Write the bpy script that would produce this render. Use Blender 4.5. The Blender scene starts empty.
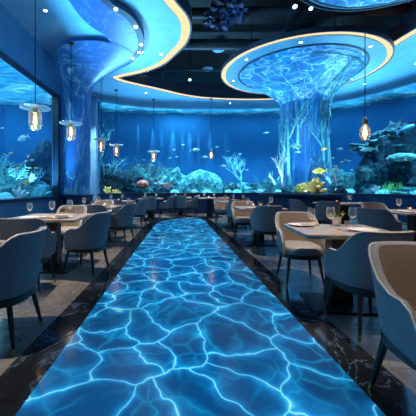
import bpy, bmesh, math, random
from mathutils import Vector, Matrix, noise
from mathutils.geometry import tessellate_polygon
random.seed(7)
PI = math.pi
S = bpy.context.scene
COL = S.collection
S.view_settings.view_transform = 'Standard'
S.view_settings.look = 'None'
S.view_settings.gamma = 1
S.view_settings.exposure = 0.0
S.cycles.transparent_max_bounces = 24
S.cycles.max_bounces = 6
S.cycles.sample_clamp_indirect = 4.0

# ------------------------------------------------------------------ camera
F, PX, PY, EYE = 280.0, 178.0, 187.0, 1.17
cam_d = bpy.data.cameras.new('camera'); cam = bpy.data.objects.new('camera', cam_d); COL.objects.link(cam)
cam.location = (0, 0, EYE); cam.rotation_euler = (PI/2, 0, 0)
cam_d.sensor_width = 36; cam_d.lens = F/416*36
cam_d.shift_x = (208-PX)/416; cam_d.shift_y = (PY-208)/416
cam_d.clip_start = 0.05
S.camera = cam

# ------------------------------------------------------------------ materials
class NT:
    def __init__(self, name):
        self.m = bpy.data.materials.new(name); self.m.use_nodes = True
        self.t = self.m.node_tree; self.t.nodes.clear()
        self.out = self.n('ShaderNodeOutputMaterial')
    def n(self, typ, **kw):
        nd = self.t.nodes.new(typ)
        for k, v in kw.items():
            if k in nd.inputs.keys() if isinstance(k, str) else False: nd.inputs[k].default_value = v
            else: setattr(nd, k, v)
        return nd
    def l(self, a, b): self.t.links.new(a, b)
    def coords(self, scale=1.0, kind='Object'):
        tc = self.n('ShaderNodeTexCoord'); mp = self.n('ShaderNodeMapping')
        sc = scale if isinstance(scale, (tuple, list)) else (scale,)*3
        mp.inputs['Scale'].default_value = sc
        self.l(tc.outputs[kind], mp.inputs['Vector']); return mp.outputs['Vector']
    def noise(self, vec, scale=5, detail=4, rough=.55, dist=0):
        nd = self.n('ShaderNodeTexNoise'); nd.inputs['Scale'].default_value = scale
        nd.inputs['Detail'].default_value = detail; nd.inputs['Roughness'].default_value = rough
        nd.inputs['Distortion'].default_value = dist
        self.l(vec, nd.inputs['Vector']); return nd
    def ramp(self, fac, stops, interp='LINEAR'):
        r = self.n('ShaderNodeValToRGB'); cr = r.color_ramp; cr.interpolation = interp
        while len(cr.elements) < len(stops): cr.elements.new(.5)
        for e, (p, c) in zip(cr.elements, stops):
            e.position = p; e.color = tuple(c)+(1,) if len(c) == 3 else c
        self.l(fac, r.inputs['Fac']); return r.outputs['Color']
    def bsdf(self, **kw):
        b = self.n('ShaderNodeBsdfPrincipled')
        for k, v in kw.items(): b.inputs[k.replace('_', ' ')].default_value = v
        self.l(b.outputs[0], self.out.inputs[0]); return b
    def bump(self, h, b, strength=.3, dist=.01):
        bp = self.n('ShaderNodeBump'); bp.inputs['Strength'].default_value = strength
        bp.inputs['Distance'].default_value = dist
        self.l(h, bp.inputs['Height']); self.l(bp.outputs[0], b.inputs['Normal'])

def c4(c): return (c[0], c[1], c[2], 1)
def pbr(name, col, rough=.5, metal=0, col2=None, scale=6, bump=0, spec=.5, coat=0, bscale=None, kind='Object', dist=0, lo=.35, hi=.65):
    t = NT(name); b = t.bsdf(Roughness=rough, Metallic=metal, Base_Color=c4(col))
    b.inputs['Specular IOR Level'].default_value = spec
    b.inputs['Coat Weight'].default_value = coat
    v = t.coords(1, kind)
    if col2:
        nz = t.noise(v, scale, dist=dist)
        t.l(t.ramp(nz.outputs['Fac'], [(lo, col), (hi, col2)]), b.inputs['Base Color'])
    if bump:
        nb = t.noise(v, bscale or scale*4, 5)
        t.bump(nb.outputs['Fac'], b, bump, .01)
    return t.m
def emit(name, col, s):
    t = NT(name); e = t.n('ShaderNodeEmission'); e.inputs[0].default_value = c4(col); e.inputs[1].default_value = s
    t.l(e.outputs[0], t.out.inputs[0]); return t.m
def glass(name, tint=(1, 1, 1), ior=1.35, extra=0.0, rough=.02):
    t = NT(name); tr = t.n('ShaderNodeBsdfTransparent'); tr.inputs[0].default_value = c4(tint)
    gl = t.n('ShaderNodeBsdfGlossy'); gl.inputs['Roughness'].default_value = rough
    fr = t.n('ShaderNodeFresnel'); fr.inputs['IOR'].default_value = ior
    fac = fr.outputs[0]
    if extra:
        ad = t.n('ShaderNodeMath'); ad.operation = 'ADD'; ad.use_clamp = True
        ad.inputs[1].default_value = extra; t.l(fac, ad.inputs[0]); fac = ad.outputs[0]
    mx = t.n('ShaderNodeMixShader'); t.l(fac, mx.inputs[0]); t.l(tr.outputs[0], mx.inputs[1]); t.l(gl.outputs[0], mx.inputs[2])
    t.l(mx.outputs[0], t.out.inputs[0]); return t.m

M = {}
M['fabric'] = pbr('taupe_fabric', (.235, .24, .255), .8, col2=(.28, .28, .29), scale=60, bump=.15, bscale=400)
M['pad'] = pbr('tan_fabric', (.24, .185, .14), .75, col2=(.28, .22, .165), scale=50, bump=.15, bscale=300)
M['cushion'] = pbr('grey_leather', (.26, .26, .27), .45, col2=(.31, .30, .30), scale=30, bump=.1)
M['piping'] = pbr('piping_cord', (.62, .58, .52), .6, col2=(.55, .52, .47), scale=80)
M['legwood'] = pbr('dark_leg_wood', (.018, .014, .013), .35, col2=(.03, .022, .018), scale=30)
M['brass'] = pbr('brass', (.75, .52, .22), .3, 1, col2=(.62, .42, .18), scale=40)
M['darkmetal'] = pbr('dark_metal', (.015, .016, .02), .4, .6, col2=(.025, .026, .03), scale=20)
M['chrome'] = pbr('steel', (.6, .62, .65), .22, 1, col2=(.5, .52, .55), scale=30)
M['porcelain'] = pbr('porcelain', (.75, .75, .76), .2, col2=(.7, .7, .72), scale=8)
M['napkin'] = pbr('napkin_linen', (.55, .5, .44), .85, col2=(.48, .44, .39), scale=60, bump=.2)
M['leaf'] = pbr('leaf_green', (.06, .16, .03), .5, col2=(.22, .25, .05), scale=25)
M['black'] = pbr('black_paint', (.006, .008, .013), .75, col2=(.009, .012, .018), scale=3)
M['duct'] = pbr('duct_grey', (.03, .04, .06), .5, .3, col2=(.045, .055, .08), scale=5)
M['bluewall'] = pbr('blue_wall_paint', (.05, .24, .45), .55, col2=(.06, .27, .5), scale=2, bump=.05)
M['parapet'] = pbr('navy_parapet', (.008, .045, .14), .45, col2=(.012, .06, .17), scale=3, bump=.05)
M['soffit'] = pbr('soffit_blue_lacquer', (.15, .43, .66), .38, col2=(.2, .5, .72), scale=1.2, dist=1.5)
M['fascia'] = pbr('soffit_edge_navy', (.03, .045, .08), .5, col2=(.04, .055, .09), scale=4)
M['frame'] = pbr('window_frame_navy', (.008, .03, .075), .4, col2=(.012, .04, .09), scale=4)
M['post'] = pbr('post_pale_blue', (.35, .66, .86), .4, col2=(.25, .52, .76), scale=3, dist=1)
M['backdrop'] = pbr('tank_backdrop_blue', (.005, .125, .34), .9, col2=(.008, .155, .39), scale=.5, kind='Object')
M['sand'] = pbr('tank_sand', (.35, .5, .55), .9, col2=(.45, .6, .62), scale=6, bump=.4)
M['cove'] = emit('warm_led', (1, .66, .36), 1.35)
M['lamp_led'] = emit('downlight_led', (1, .9, .8), 9)
M['lamp_blue'] = emit('spot_led_blue', (.25, .6, 1), 9)
M['filament'] = emit('filament', (1, .55, .18), 9)

def bulbglass(name='bulb_glass', tlc=(.5, .42, .32, 1), mixd=.3):
    t = NT(name); tr = t.n('ShaderNodeBsdfTransparent'); tr.inputs[0].default_value = (1, .97, .92, 1)
    gl = t.n('ShaderNodeBsdfGlossy'); gl.inputs['Roughness'].default_value = .12
    tl = t.n('ShaderNodeBsdfTranslucent'); tl.inputs[0].default_value = tlc
    lw = t.n('ShaderNodeLayerWeight'); lw.inputs['Blend'].default_value = .35
    m1 = t.n('ShaderNodeMixShader'); m1.inputs[0].default_value = mixd
    t.l(gl.outputs[0], m1.inputs[1]); t.l(tl.outputs[0], m1.inputs[2])
    mr = t.n('ShaderNodeMapRange'); mr.inputs[3].default_value = .08; mr.inputs[4].default_value = .6; t.l(lw.outputs['Facing'], mr.inputs[0])
    m2 = t.n('ShaderNodeMixShader'); t.l(mr.outputs[0], m2.inputs[0]); t.l(tr.outputs[0], m2.inputs[1]); t.l(m1.outputs[0], m2.inputs[2])
    t.l(m2.outputs[0], t.out.inputs[0]); return t.m
M['glassbulb'] = bulbglass()
M['glassclear'] = bulbglass('clear_glass', (1, 1, 1, 1), .75)
def thin_pane(name, k):
    t = NT(name); tr = t.n('ShaderNodeBsdfTransparent'); gl = t.n('ShaderNodeBsdfGlossy'); gl.inputs['Roughness'].default_value = .03
    mx = t.n('ShaderNodeMixShader'); mx.inputs[0].default_value = k
    t.l(tr.outputs[0], mx.inputs[1]); t.l(gl.outputs[0], mx.inputs[2]); t.l(mx.outputs[0], t.out.inputs[0]); return t.m
M['cylglass'] = thin_pane('cylinder_glass', .02)
M['pane'] = glass('tank_pane', (.93, .98, 1), 1.08, 0)
M['candle'] = pbr('wax', (.75, .68, .55), .6, col2=(.7, .62, .48), scale=10)
M['petal'] = pbr('blue_glass_petals', (.02, .06, .18), .35, col2=(.05, .11, .26), scale=9)

def table_mat():
    t = NT('table_top_stone'); b = t.bsdf(Roughness=.22); v = t.coords()
    nz = t.noise(v, 4, 8, .6, 1.2)
    t.l(t.ramp(nz.outputs['Fac'], [(.3, (.26, .21, .18)), (.5, (.42, .36, .31)), (.62, (.34, .29, .25)), (.72, (.52, .47, .41))]), b.inputs['Base Color'])
    return t.m
M['tabletop'] = table_mat()

def stone_floor():
    t = NT('grey_stone_floor'); b = t.bsdf(Roughness=.24); v = t.coords()
    nz = t.noise(v, 1.7, 8, .62, .8)
    col = t.ramp(nz.outputs['Fac'], [(.3, (.085, .085, .09)), (.55, (.14, .138, .14)), (.75, (.2, .195, .19))])
    br = t.n('ShaderNodeTexBrick'); br.offset = .5
    t.l(v, br.inputs['Vector']); br.inputs['Scale'].default_value = 1
    br.inputs['Brick Width'].default_value = 1.2; br.inputs['Row Height'].default_value = .6; br.inputs['Mortar Size'].default_value = .003
    t.l(col, br.inputs['Color1']); t.l(col, br.inputs['Color2']); br.inputs['Mortar'].default_value = (.03, .03, .035, 1)
    t.l(br.outputs['Color'], b.inputs['Base Color'])
    rr = t.ramp(nz.outputs['Fac'], [(.3, (.2,)*3), (.7, (.36,)*3)]); t.l(rr, b.inputs['Roughness'])
    return t.m
M['floor'] = stone_floor()
def marble():
    t = NT('black_marble'); b = t.bsdf(Roughness=.12); v = t.coords((1, .6, 1))
    n1 = t.noise(v, 2.2, 10, .62, 2.2)
    ab = t.n('ShaderNodeMath'); ab.operation = 'SUBTRACT'; ab.inputs[1].default_value = .5; t.l(n1.outputs['Fac'], ab.inputs[0])
    a2 = t.n('ShaderNodeMath'); a2.operation = 'ABSOLUTE'; t.l(ab.outputs[0], a2.inputs[0])
    t.l(t.ramp(a2.outputs[0], [(0, (.08, .13, .21)), (.01, (.02, .035, .06)), (.035, (.011, .013, .018)), (.3, (.006, .007, .011))]), b.inputs['Base Color'])
    return t.m
M['marble'] = marble()

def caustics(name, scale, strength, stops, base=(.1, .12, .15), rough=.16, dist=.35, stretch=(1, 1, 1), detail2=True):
    """rippling water pattern with its glow put into the emission"""
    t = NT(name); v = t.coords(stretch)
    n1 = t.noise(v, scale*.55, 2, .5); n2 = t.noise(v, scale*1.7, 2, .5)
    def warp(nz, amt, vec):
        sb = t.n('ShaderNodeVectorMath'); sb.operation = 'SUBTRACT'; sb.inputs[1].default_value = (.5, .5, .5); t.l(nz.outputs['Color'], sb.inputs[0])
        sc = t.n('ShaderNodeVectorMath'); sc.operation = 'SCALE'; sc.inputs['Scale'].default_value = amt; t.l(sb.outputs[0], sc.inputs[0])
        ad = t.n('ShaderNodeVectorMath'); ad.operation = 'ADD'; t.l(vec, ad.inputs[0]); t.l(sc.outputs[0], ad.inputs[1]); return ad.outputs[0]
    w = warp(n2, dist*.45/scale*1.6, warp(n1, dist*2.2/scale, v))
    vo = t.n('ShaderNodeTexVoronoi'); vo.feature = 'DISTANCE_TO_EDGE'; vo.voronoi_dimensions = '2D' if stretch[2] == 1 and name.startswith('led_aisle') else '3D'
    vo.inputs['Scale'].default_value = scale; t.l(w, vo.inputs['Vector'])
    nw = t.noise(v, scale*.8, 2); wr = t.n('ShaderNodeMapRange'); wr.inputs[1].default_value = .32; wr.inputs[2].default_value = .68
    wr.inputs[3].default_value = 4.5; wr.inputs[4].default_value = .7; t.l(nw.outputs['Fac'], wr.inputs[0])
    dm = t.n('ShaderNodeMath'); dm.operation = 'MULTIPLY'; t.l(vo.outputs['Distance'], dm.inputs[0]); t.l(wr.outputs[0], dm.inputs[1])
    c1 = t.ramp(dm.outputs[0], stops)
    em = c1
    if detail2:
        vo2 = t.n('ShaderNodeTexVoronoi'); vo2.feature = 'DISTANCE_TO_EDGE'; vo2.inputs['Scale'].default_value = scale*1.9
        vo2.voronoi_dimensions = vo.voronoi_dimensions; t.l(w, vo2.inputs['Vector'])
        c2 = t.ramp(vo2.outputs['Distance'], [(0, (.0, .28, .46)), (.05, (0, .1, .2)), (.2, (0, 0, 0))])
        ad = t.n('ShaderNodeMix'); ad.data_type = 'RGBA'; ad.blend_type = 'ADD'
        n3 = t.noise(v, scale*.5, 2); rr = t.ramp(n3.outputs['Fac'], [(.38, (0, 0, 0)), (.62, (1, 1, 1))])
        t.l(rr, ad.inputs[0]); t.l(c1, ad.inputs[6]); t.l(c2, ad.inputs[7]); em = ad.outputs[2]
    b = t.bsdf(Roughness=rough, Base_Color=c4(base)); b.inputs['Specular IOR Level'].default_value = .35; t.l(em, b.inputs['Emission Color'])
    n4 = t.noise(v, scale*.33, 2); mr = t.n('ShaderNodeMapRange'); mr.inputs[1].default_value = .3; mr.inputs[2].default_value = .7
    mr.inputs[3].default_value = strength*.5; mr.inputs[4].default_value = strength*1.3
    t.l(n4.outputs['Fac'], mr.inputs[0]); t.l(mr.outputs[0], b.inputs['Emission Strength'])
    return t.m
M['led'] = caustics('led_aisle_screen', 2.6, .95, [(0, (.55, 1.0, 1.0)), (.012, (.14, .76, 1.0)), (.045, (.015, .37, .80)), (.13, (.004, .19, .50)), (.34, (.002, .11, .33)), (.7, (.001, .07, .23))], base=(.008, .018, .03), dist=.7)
M['canopyart'] = caustics('canopy_water_glow', 1.9, 1.0, [(0, (.6, 1.0, 1.0)), (.02, (.12, .62, 1.0)), (.07, (.012, .3, .78)), (.2, (.004, .16, .52)), (.5, (.003, .08, .36))], base=(.03, .12, .3), rough=.35, dist=1.3, stretch=(1, 1.0, 1.001))  # water art of canopies and column flare, glow painted into the emission
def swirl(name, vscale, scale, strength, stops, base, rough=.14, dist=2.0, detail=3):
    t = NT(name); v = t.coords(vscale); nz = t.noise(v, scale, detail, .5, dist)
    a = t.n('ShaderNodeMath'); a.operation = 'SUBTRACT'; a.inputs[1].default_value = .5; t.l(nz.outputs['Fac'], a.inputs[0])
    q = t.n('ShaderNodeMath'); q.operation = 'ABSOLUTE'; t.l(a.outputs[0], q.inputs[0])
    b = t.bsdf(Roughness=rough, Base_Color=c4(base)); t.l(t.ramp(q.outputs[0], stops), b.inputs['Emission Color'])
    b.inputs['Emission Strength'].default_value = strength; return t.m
M['funnelart'] = swirl('funnel_water_glow', (1, 1, .45), 1.1, .34, [(0, (.2, .65, 1.0)), (.012, (.02, .2, .6)), (.05, (.008, .12, .42)), (.25, (.004, .055, .27))], (.015, .08, .26), rough=.3, dist=3.0)  # wave column print, its lit look painted in as emission
M['columnart'] = swirl('column_water_glow', (1.6, 1.6, .2), 1.6, .62, [(0, (.12, .7, 1.0)), (.012, (.01, .3, .78)), (.06, (.003, .15, .52)), (.25, (.001, .05, .28))], (.004, .06, .22), rough=.45, dist=2.0, detail=3)  # column print with bright streaks and glow painted in as emission

def water_mat():
    t = NT('water_surface'); v = t.coords((1, 2.2, 1))
    nz = t.noise(v, 1.6, 4, .55, 1.0)
    col = t.ramp(nz.outputs['Fac'], [(.35, (.02, .22, .5)), (.55, (.08, .5, .8)), (.68, (.5, .9, 1.0))])
    b = t.n('ShaderNodeBsdfPrincipled'); b.inputs['Roughness'].default_value = .15
    tl = t.n('ShaderNodeBsdfTranslucent'); mx = t.n('ShaderNodeMixShader'); mx.inputs[0].default_value = .6
    t.l(col, b.inputs['Base Color']); t.l(col, tl.inputs[0]); t.bump(nz.outputs['Fac'], b, 1.0, .3)
    t.l(b.outputs[0], mx.inputs[1]); t.l(tl.outputs[0], mx.inputs[2]); t.l(mx.outputs[0], t.out.inputs[0])
    return t.m
M['water'] = water_mat()
def rockmat(name, a, b_, c):
    t = NT(name); b = t.bsdf(Roughness=.9); v = t.coords()
    n1 = t.noise(v, 4.5, 8, .7, .8)
    t.l(t.ramp(n1.outputs['Fac'], [(.38, a), (.52, b_), (.64, c)]), b.inputs['Base Color'])
    n2 = t.noise(v, 7, 8, .75); t.bump(n2.outputs['Fac'], b, 1.0, .2)
    return t.m
M['rock'] = rockmat('reef_rock', (.004, .03, .07), (.02, .13, .19), (.14, .42, .46))
M['rockpale'] = rockmat('reef_rock_pale', (.015, .14, .22), (.09, .44, .52), (.5, .85, .82))
M['rockdark'] = rockmat('reef_rock_dark', (.005, .025, .06), (.015, .075, .13), (.06, .22, .28))
def coralmat(name, a, b): return pbr(name, a, .75, col2=b, scale=7, bump=.4, bscale=30)
M['ccyan'] = coralmat('coral_cyan', (.10, .50, .58), (.34, .80, .82))
M['cwhite'] = coralmat('coral_white', (.6, .75, .78), (.8, .88, .88))
M['cteal'] = coralmat('coral_teal', (.03, .2, .27), (.08, .38, .44))
M['cplate'] = coralmat('coral_plate', (.03, .2, .28), (.2, .5, .52))
M['cnavy'] = coralmat('coral_navy', (.015, .06, .16), (.03, .12, .26))
M['corange'] = coralmat('coral_orange', (.75, .36, .07), (.85, .55, .2))
M['cpink'] = coralmat('coral_pink', (.78, .12, .10), (.85, .24, .2))
M['cgreen'] = coralmat('seagrass_green', (.12, .42, .14), (.25, .6, .2))
M['cyellow'] = coralmat('coral_yellow', (.8, .55, .1), (.9, .7, .25))
M['fsilver'] = pbr('fish_silver', (.3, .55, .62), .35, col2=(.5, .72, .76), scale=9)
M['fgreen'] = pbr('fish_teal', (.06, .3, .3), .4, col2=(.2, .5, .4), scale=9)
M['fyellow'] = pbr('fish_yellow', (.8, .5, .04), .4, col2=(.9, .65, .1), scale=9)
M['forange'] = pbr('fish_orange', (.85, .35, .08), .4, col2=(.9, .5, .2), scale=9)
M['fblue'] = pbr('fish_blue', (.03, .2, .42), .4, col2=(.08, .34, .55), scale=9)

# ------------------------------------------------------------------ mesh builder
class MB:
    def __init__(s): s.v = []; s.f = []
    def add(s, vs, fs, mtx=None):
        o = len(s.v)
        s.v += [tuple(mtx @ Vector(p)) if mtx else tuple(p) for p in vs]
        s.f += [tuple(i+o for i in f) for f in fs]; return s
    def box(s, x0, y0, z0, x1, y1, z1, mtx=None):
        v = [(x0, y0, z0), (x1, y0, z0), (x1, y1, z0), (x0, y1, z0), (x0, y0, z1), (x1, y0, z1), (x1, y1, z1), (x0, y1, z1)]
        return s.add(v, [(3, 2, 1, 0), (4, 5, 6, 7), (0, 1, 5, 4), (1, 2, 6, 5), (2, 3, 7, 6), (3, 0, 4, 7)], mtx)
    def rings(s, rings, caps=True, closed=True, mtx=None):
        n = len(rings[0]); v = [p for r in rings for p in r]; f = []
        for i in range(len(rings)-1):
            for j in range(n if closed else n-1):
                k = (j+1) % n
                f.append((i*n+j, i*n+k, (i+1)*n+k, (i+1)*n+j))
        if caps:
            f.append(tuple(reversed(range(n)))); f.append(tuple((len(rings)-1)*n+j for j in range(n)))
        return s.add(v, f, mtx)
    def lathe(s, prof, n=20, c=(0, 0, 0), caps=True):
        return s.rings([[(c[0]+r*math.cos(2*PI*j/n), c[1]+r*math.sin(2*PI*j/n), c[2]+z) for j in range(n)] for r, z in prof], caps)
    def tube(s, pts, rad, n=8, caps=True):
        pts = [Vector(p) for p in pts]; rr = rad if isinstance(rad, (list, tuple)) else [rad]*len(pts)
        rings = []; up = None
        for i, p in enumerate(pts):
            d = (pts[min(i+1, len(pts)-1)]-pts[max(i-1, 0)])
            if d.length < 1e-9: d = Vector((0, 0, 1))
            d.normalize()
            if up is None: up = d.orthogonal()
            up = (up-d*up.dot(d))
            up = up.normalized() if up.length > 1e-6 else d.orthogonal()
            w = d.cross(up)
            rings.append([tuple(p+(up*math.cos(2*PI*j/n)+w*math.sin(2*PI*j/n))*rr[i]) for j in range(n)])
        return s.rings(rings, caps)
    def pad(s, outline, prof):
        """outline: closed list of (x,y); prof: list of (scale inset metres, z)"""
        cx = sum(p[0] for p in outline)/len(outline); cy = sum(p[1] for p in outline)/len(outline)
        rings = []
        for ins, z in prof:
            r = []
            for x, y in outline:
                d = math.hypot(x-cx, y-cy); k = max(0.02, (d-ins)/d)
                r.append((cx+(x-cx)*k, cy+(y-cy)*k, z))
            rings.append(r)
        return s.rings(rings)
    def ico(s, c, r, sub=2, sc=(1, 1, 1), fn=None):
        bm = bmesh.new(); bmesh.ops.create_icosphere(bm, subdivisions=sub, radius=1)
        v = []
        for q in bm.verts:
            d = q.co.copy(); k = fn(d) if fn else 1
            v.append((c[0]+d.x*r*sc[0]*k, c[1]+d.y*r*sc[1]*k, c[2]+d.z*r*sc[2]*k))
        bm.verts.index_update(); fs = [tuple(x.index for x in f.verts) for f in bm.faces]; bm.free()
        return s.add(v, fs)
    def mesh(s, name, smooth=True):
        me = bpy.data.meshes.new(name); me.from_pydata(s.v, [], s.f); me.validate(); 
        bm = bmesh.new(); bm.from_mesh(me); bmesh.ops.recalc_face_normals(bm, faces=bm.faces[:]); bm.to_mesh(me); bm.free()
        if smooth:
            for p in me.polygons: p.use_smooth = True
            try: me.set_sharp_from_angle(angle=math.radians(38))
            except Exception: pass
        return me
    def build(s, name, mat, parent=None, smooth=True):
        me = s.mesh(name, smooth); me.materials.append(mat)
        o = bpy.data.objects.new(name, me); COL.objects.link(o)
        if parent: o.parent = parent
        return o

def thing(name, label, cat, loc=(0, 0, 0), rz=0, group=None):
    o = bpy.data.objects.new(name, None); COL.objects.link(o); o.empty_display_size = .1
    o.location = loc; o.rotation_euler = (0, 0, rz)
    return tag(o, label, cat, group)
def tag(o, label, cat, group=None):
    o['label'] = label; o['category'] = cat
    if group: o['group'] = group
    return o
def struct(o): o['kind'] = 'structure'; return o
def copy_tree(o, parent=None):
    c = o.copy(); COL.objects.link(c)
    if parent: c.parent = parent
    for ch in [x for x in o.children]: copy_tree(ch, c)
    return c
def scr(o):
    p = o.location; return PX+F*p.x/max(p.y, .1)
NUM = ['first', 'second', 'third', 'fourth', 'fifth', 'sixth', 'seventh', 'eighth', 'ninth', 'tenth', 'eleventh', 'twelfth', 'thirteenth', 'fourteenth', 'fifteenth', 'sixteenth']
def order(objs, fmt, key=scr):
    objs = sorted(objs, key=key); n = len(objs)
    for i, o in enumerate(objs):
        if n == 2: w = ['left-hand', 'right-hand'][i]
        elif n == 3: w = ['left', 'middle', 'right'][i]
        else: w = 'leftmost' if i == 0 else 'rightmost' if i == n-1 else NUM[i]+' from left'
        o['label'] = fmt.format(o=w)
def catmull(pts, n=8, closed=False):
    P = [Vector(p) for p in pts]; out = []; m = len(P)
    for i in range(m if closed else m-1):
        a, b, c, d = (P[(i-1) % m], P[i], P[(i+1) % m], P[(i+2) % m]) if closed else (P[max(i-1, 0)], P[i], P[i+1], P[min(i+2, m-1)])
        for k in range(n):
            t = k/n
            out.append(.5*((2*b)+(c-a)*t+(2*a-5*b+4*c-d)*t*t+(3*b-a-3*c+d)*t**3))
    if not closed: out.append(P[-1])
    return out
def sellipse(a, b, n=28, p=2.6, c=(0, 0)):
    out = []
    for i in range(n):
        th = 2*PI*i/n; co, si = math.cos(th), math.sin(th)
        out.append((c[0]+a*math.copysign(abs(co)**(2/p), co), c[1]+b*math.copysign(abs(si)**(2/p), si)))
    return out
def rrect(a, b, r, n=4, c=(0, 0)):
    out = []
    for (sx, sy, a0) in ((1, 1, 0), (-1, 1, 90), (-1, -1, 180), (1, -1, 270)):
        for k in range(n+1):
            th = math.radians(a0+90*k/n); out.append((c[0]+sx*(a-r)+r*math.cos(th), c[1]+sy*(b-r)+r*math.sin(th)))
    return out

# ------------------------------------------------------------------ the setting
XL = -3.4; ZC = 4.7
b = MB().box(-3.6, -3, -.15, 9.3, 13.2, 0); struct(b.build('floor', M['floor'], smooth=False))
def strip(poly, z0, z1):
    n = len(poly); m = MB()
    m.rings([[(x, y, z0) for x, y in poly], [(x, y, z1) for x, y in poly]]); return m
# lit aisle and its black marble borders
Lp = [(-.845, -.6), (-.83, 1.3), (-.79, 4.5), (-.70, 8.6)]
Rp = [(.94, 8.5), (1.02, 3.5), (1.06, 1.3), (1.075, -.6)]
end = [(-.58, 9.5), (-.3, 10.1), (.1, 10.45), (.6, 10.5), (.88, 10.2), (.93, 9.5)]
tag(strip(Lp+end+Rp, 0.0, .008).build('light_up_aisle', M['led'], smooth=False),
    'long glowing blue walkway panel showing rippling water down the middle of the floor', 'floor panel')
Lb = [(-1.13, -.6), (-1.10, 1.7), (-1.06, 3.45), (-1.0, 8.6), (-.85, 9.7), (-.45, 10.4), (0, 10.72)]
struct(strip(Lb+[(.1, 10.45), (-.3, 10.1), (-.58, 9.5)]+Lp[::-1], 0.0, .005).build('trim_1', M['marble'], smooth=False))
Rb = [(1.36, -.6), (1.33, 2.1), (1.28, 3.5), (1.2, 8.5), (1.18, 9.6), (1.1, 10.4), (.6, 10.8)]
struct(strip(Rb+[(.6, 10.5), (.88, 10.2), (.93, 9.5)]+Rp, 0.0, .005).build('trim_2', M['marble'], smooth=False))

# black upper ceiling
struct(MB().box(-3.6, -3, 6.1, 9.3, 13.2, 6.25).build('ceiling', M['black'], smooth=False))
# wall behind the camera
struct(MB().box(-3.6, -3.2, 0, 9.3, -3, 6.2).build('wall_rear', M['parapet'], smooth=False))
# left wall: parapet, bulkhead, pier
w = MB().box(XL-.2, -3, 0, XL, 8.0, .9).box(XL-.2, -3, 3.75, XL, 8.0, 6.1).box(XL-.2, 8.0, 0, XL, 11.1, 6.1)
struct(w.build('wall_left', M['bluewall'], smooth=False))
fr = struct(MB().box(XL-.14, 7.86, .9, XL+.035, 8.03, 3.75).box(XL-.14, -3, .86, XL+.06, 8.0, .92).box(XL-.14, -3, 3.72, XL+.02, 8.0, 3.78).build('window_1', M['frame'], smooth=False))
MB().box(XL-.10, -2.9, .92, XL-.08, 7.86, 3.72).build('pane', M['pane'], fr, smooth=False)

# curved back and right glass front
arc = catmull([(XL, 11.05), (-2.0, 11.95), (0, 12.35), (3.0, 12.4), (6.2, 11.65), (7.95, 9.3), (8.5, 6), (8.6, 1), (8.6, -3)], 8)
def offs(path, d):
    out = []
    for i, p in enumerate(path):
        t = (path[min(i+1, len(path)-1)]-path[max(i-1, 0)]).normalized()
        out.append(Vector((p.x-t.y*d, p.y+t.x*d)))
    return out
def wallstrip(path, d0, d1, z0, z1):
    a, b_ = offs(path, d0), offs(path, d1)
    return MB().rings([[(p.x, p.y, z0), (q.x, q.y, z0), (q.x, q.y, z1), (p.x, p.y, z1)] for p, q in zip(a, b_)])
struct(wallstrip(arc, 0, .25, 0, .88).build('wall_back', M['parapet']))
fr2 = struct(wallstrip(arc, -.04, .3, .86, .91).build('window_2', M['frame']))
wallstrip(arc, .1, .12, .91, ZC+.02).build('pane', M['pane'], fr2)
struct(MB().box(XL-.02, 10.78, 0, XL+.24, 11.04, ZC).build('trim_3', M['post'], smooth=False))

# tank shells behind the glass
bd = catmull([(-4.6, 12.2), (-4.9, 14.3), (-2.6, 15.4), (1, 15.8), (5, 15.6), (9.2, 14.3), (11.6, 10.5), (12, 6), (12, -3)], 8)
struct(wallstrip(bd, 0, .1, .3, 5.6).build('wall_tank', M['backdrop']))
struct(MB().box(-4.75, 11.2, .3, XL, 12.25, 5.6).build('wall_tank_end', M['backdrop'], smooth=False))
lbd = catmull([(-6.8, -3), (-6.8, 9), (-6.4, 10.6), (-5, 11.05), (XL-.2, 11.1)], 8)
struct(wallstrip(lbd, 0, .1, .3, 5.6).build('wall_tank_left', M['backdrop']))
def polyslab(outer, hole, z0, z1):
    polys = [[Vector((p[0], p[1], 0)) for p in outer]]
    if hole: polys.append([Vector((p[0], p[1], 0)) for p in hole])
    tris = tessellate_polygon(polys); fl = [p for q in polys for p in q]
    m = MB(); n = len(fl)
    m.v = [(p.x, p.y, z0) for p in fl]+[(p.x, p.y, z1) for p in fl]
    m.f = [tuple(t) for t in tris]+[tuple(i+n for i in t) for t in tris]
    o = 0
    for q in polys:
        k = len(q)
        for i in range(k): j = (i+1) % k; m.f.append((o+i, o+j, o+j+n, o+i+n))
        o += k
    return m
inn = offs(arc, .25)
struct(polyslab([(p.x, p.y) for p in inn]+[(p.x, p.y) for p in bd[::-1]], None, .6, .86).build('floor_tank', M['sand'], smooth=False))
struct(MB().box(-6.8, -3, .6, XL-.2, 11.1, .86).build('floor_tank_left', M['sand'], smooth=False))
# water surfaces seen from below
def sheet(poly_fn, nx, ny, name, z):
    m = MB(); r = []
    for i in range(nx+1):
        row = []
        for j in range(ny+1):
            x, y = poly_fn(i/nx, j/ny)
            row.append((x, y, z+.05*noise.noise(Vector((x*.9, y*2.0, 0)))))
        r.append(row)
    m.rings(r, caps=False, closed=False)
    return m.build(name, M['water'])
def lerp_arc(u, v):
    a, b_ = inn, bd
    def at(path):
        k = u*(len(path)-1); i = min(int(k), len(path)-2); return path[i].lerp(path[i+1], k-i)
    p = at(a).lerp(at(b_), .02+.955*v); return p.x, p.y
tag(sheet(lerp_arc, 90, 16, 'water_surface', 5.2), 'rippling water surface along the top of the curved back aquarium', 'water')['kind'] = 'stuff'
tag(sheet(lambda u, v: (XL-.22-3.1*v, -2.9+13.2*u), 60, 12, 'water_surface', 4.2), 'rippling water surface at the top of the left aquarium', 'water')['kind'] = 'stuff'

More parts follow.
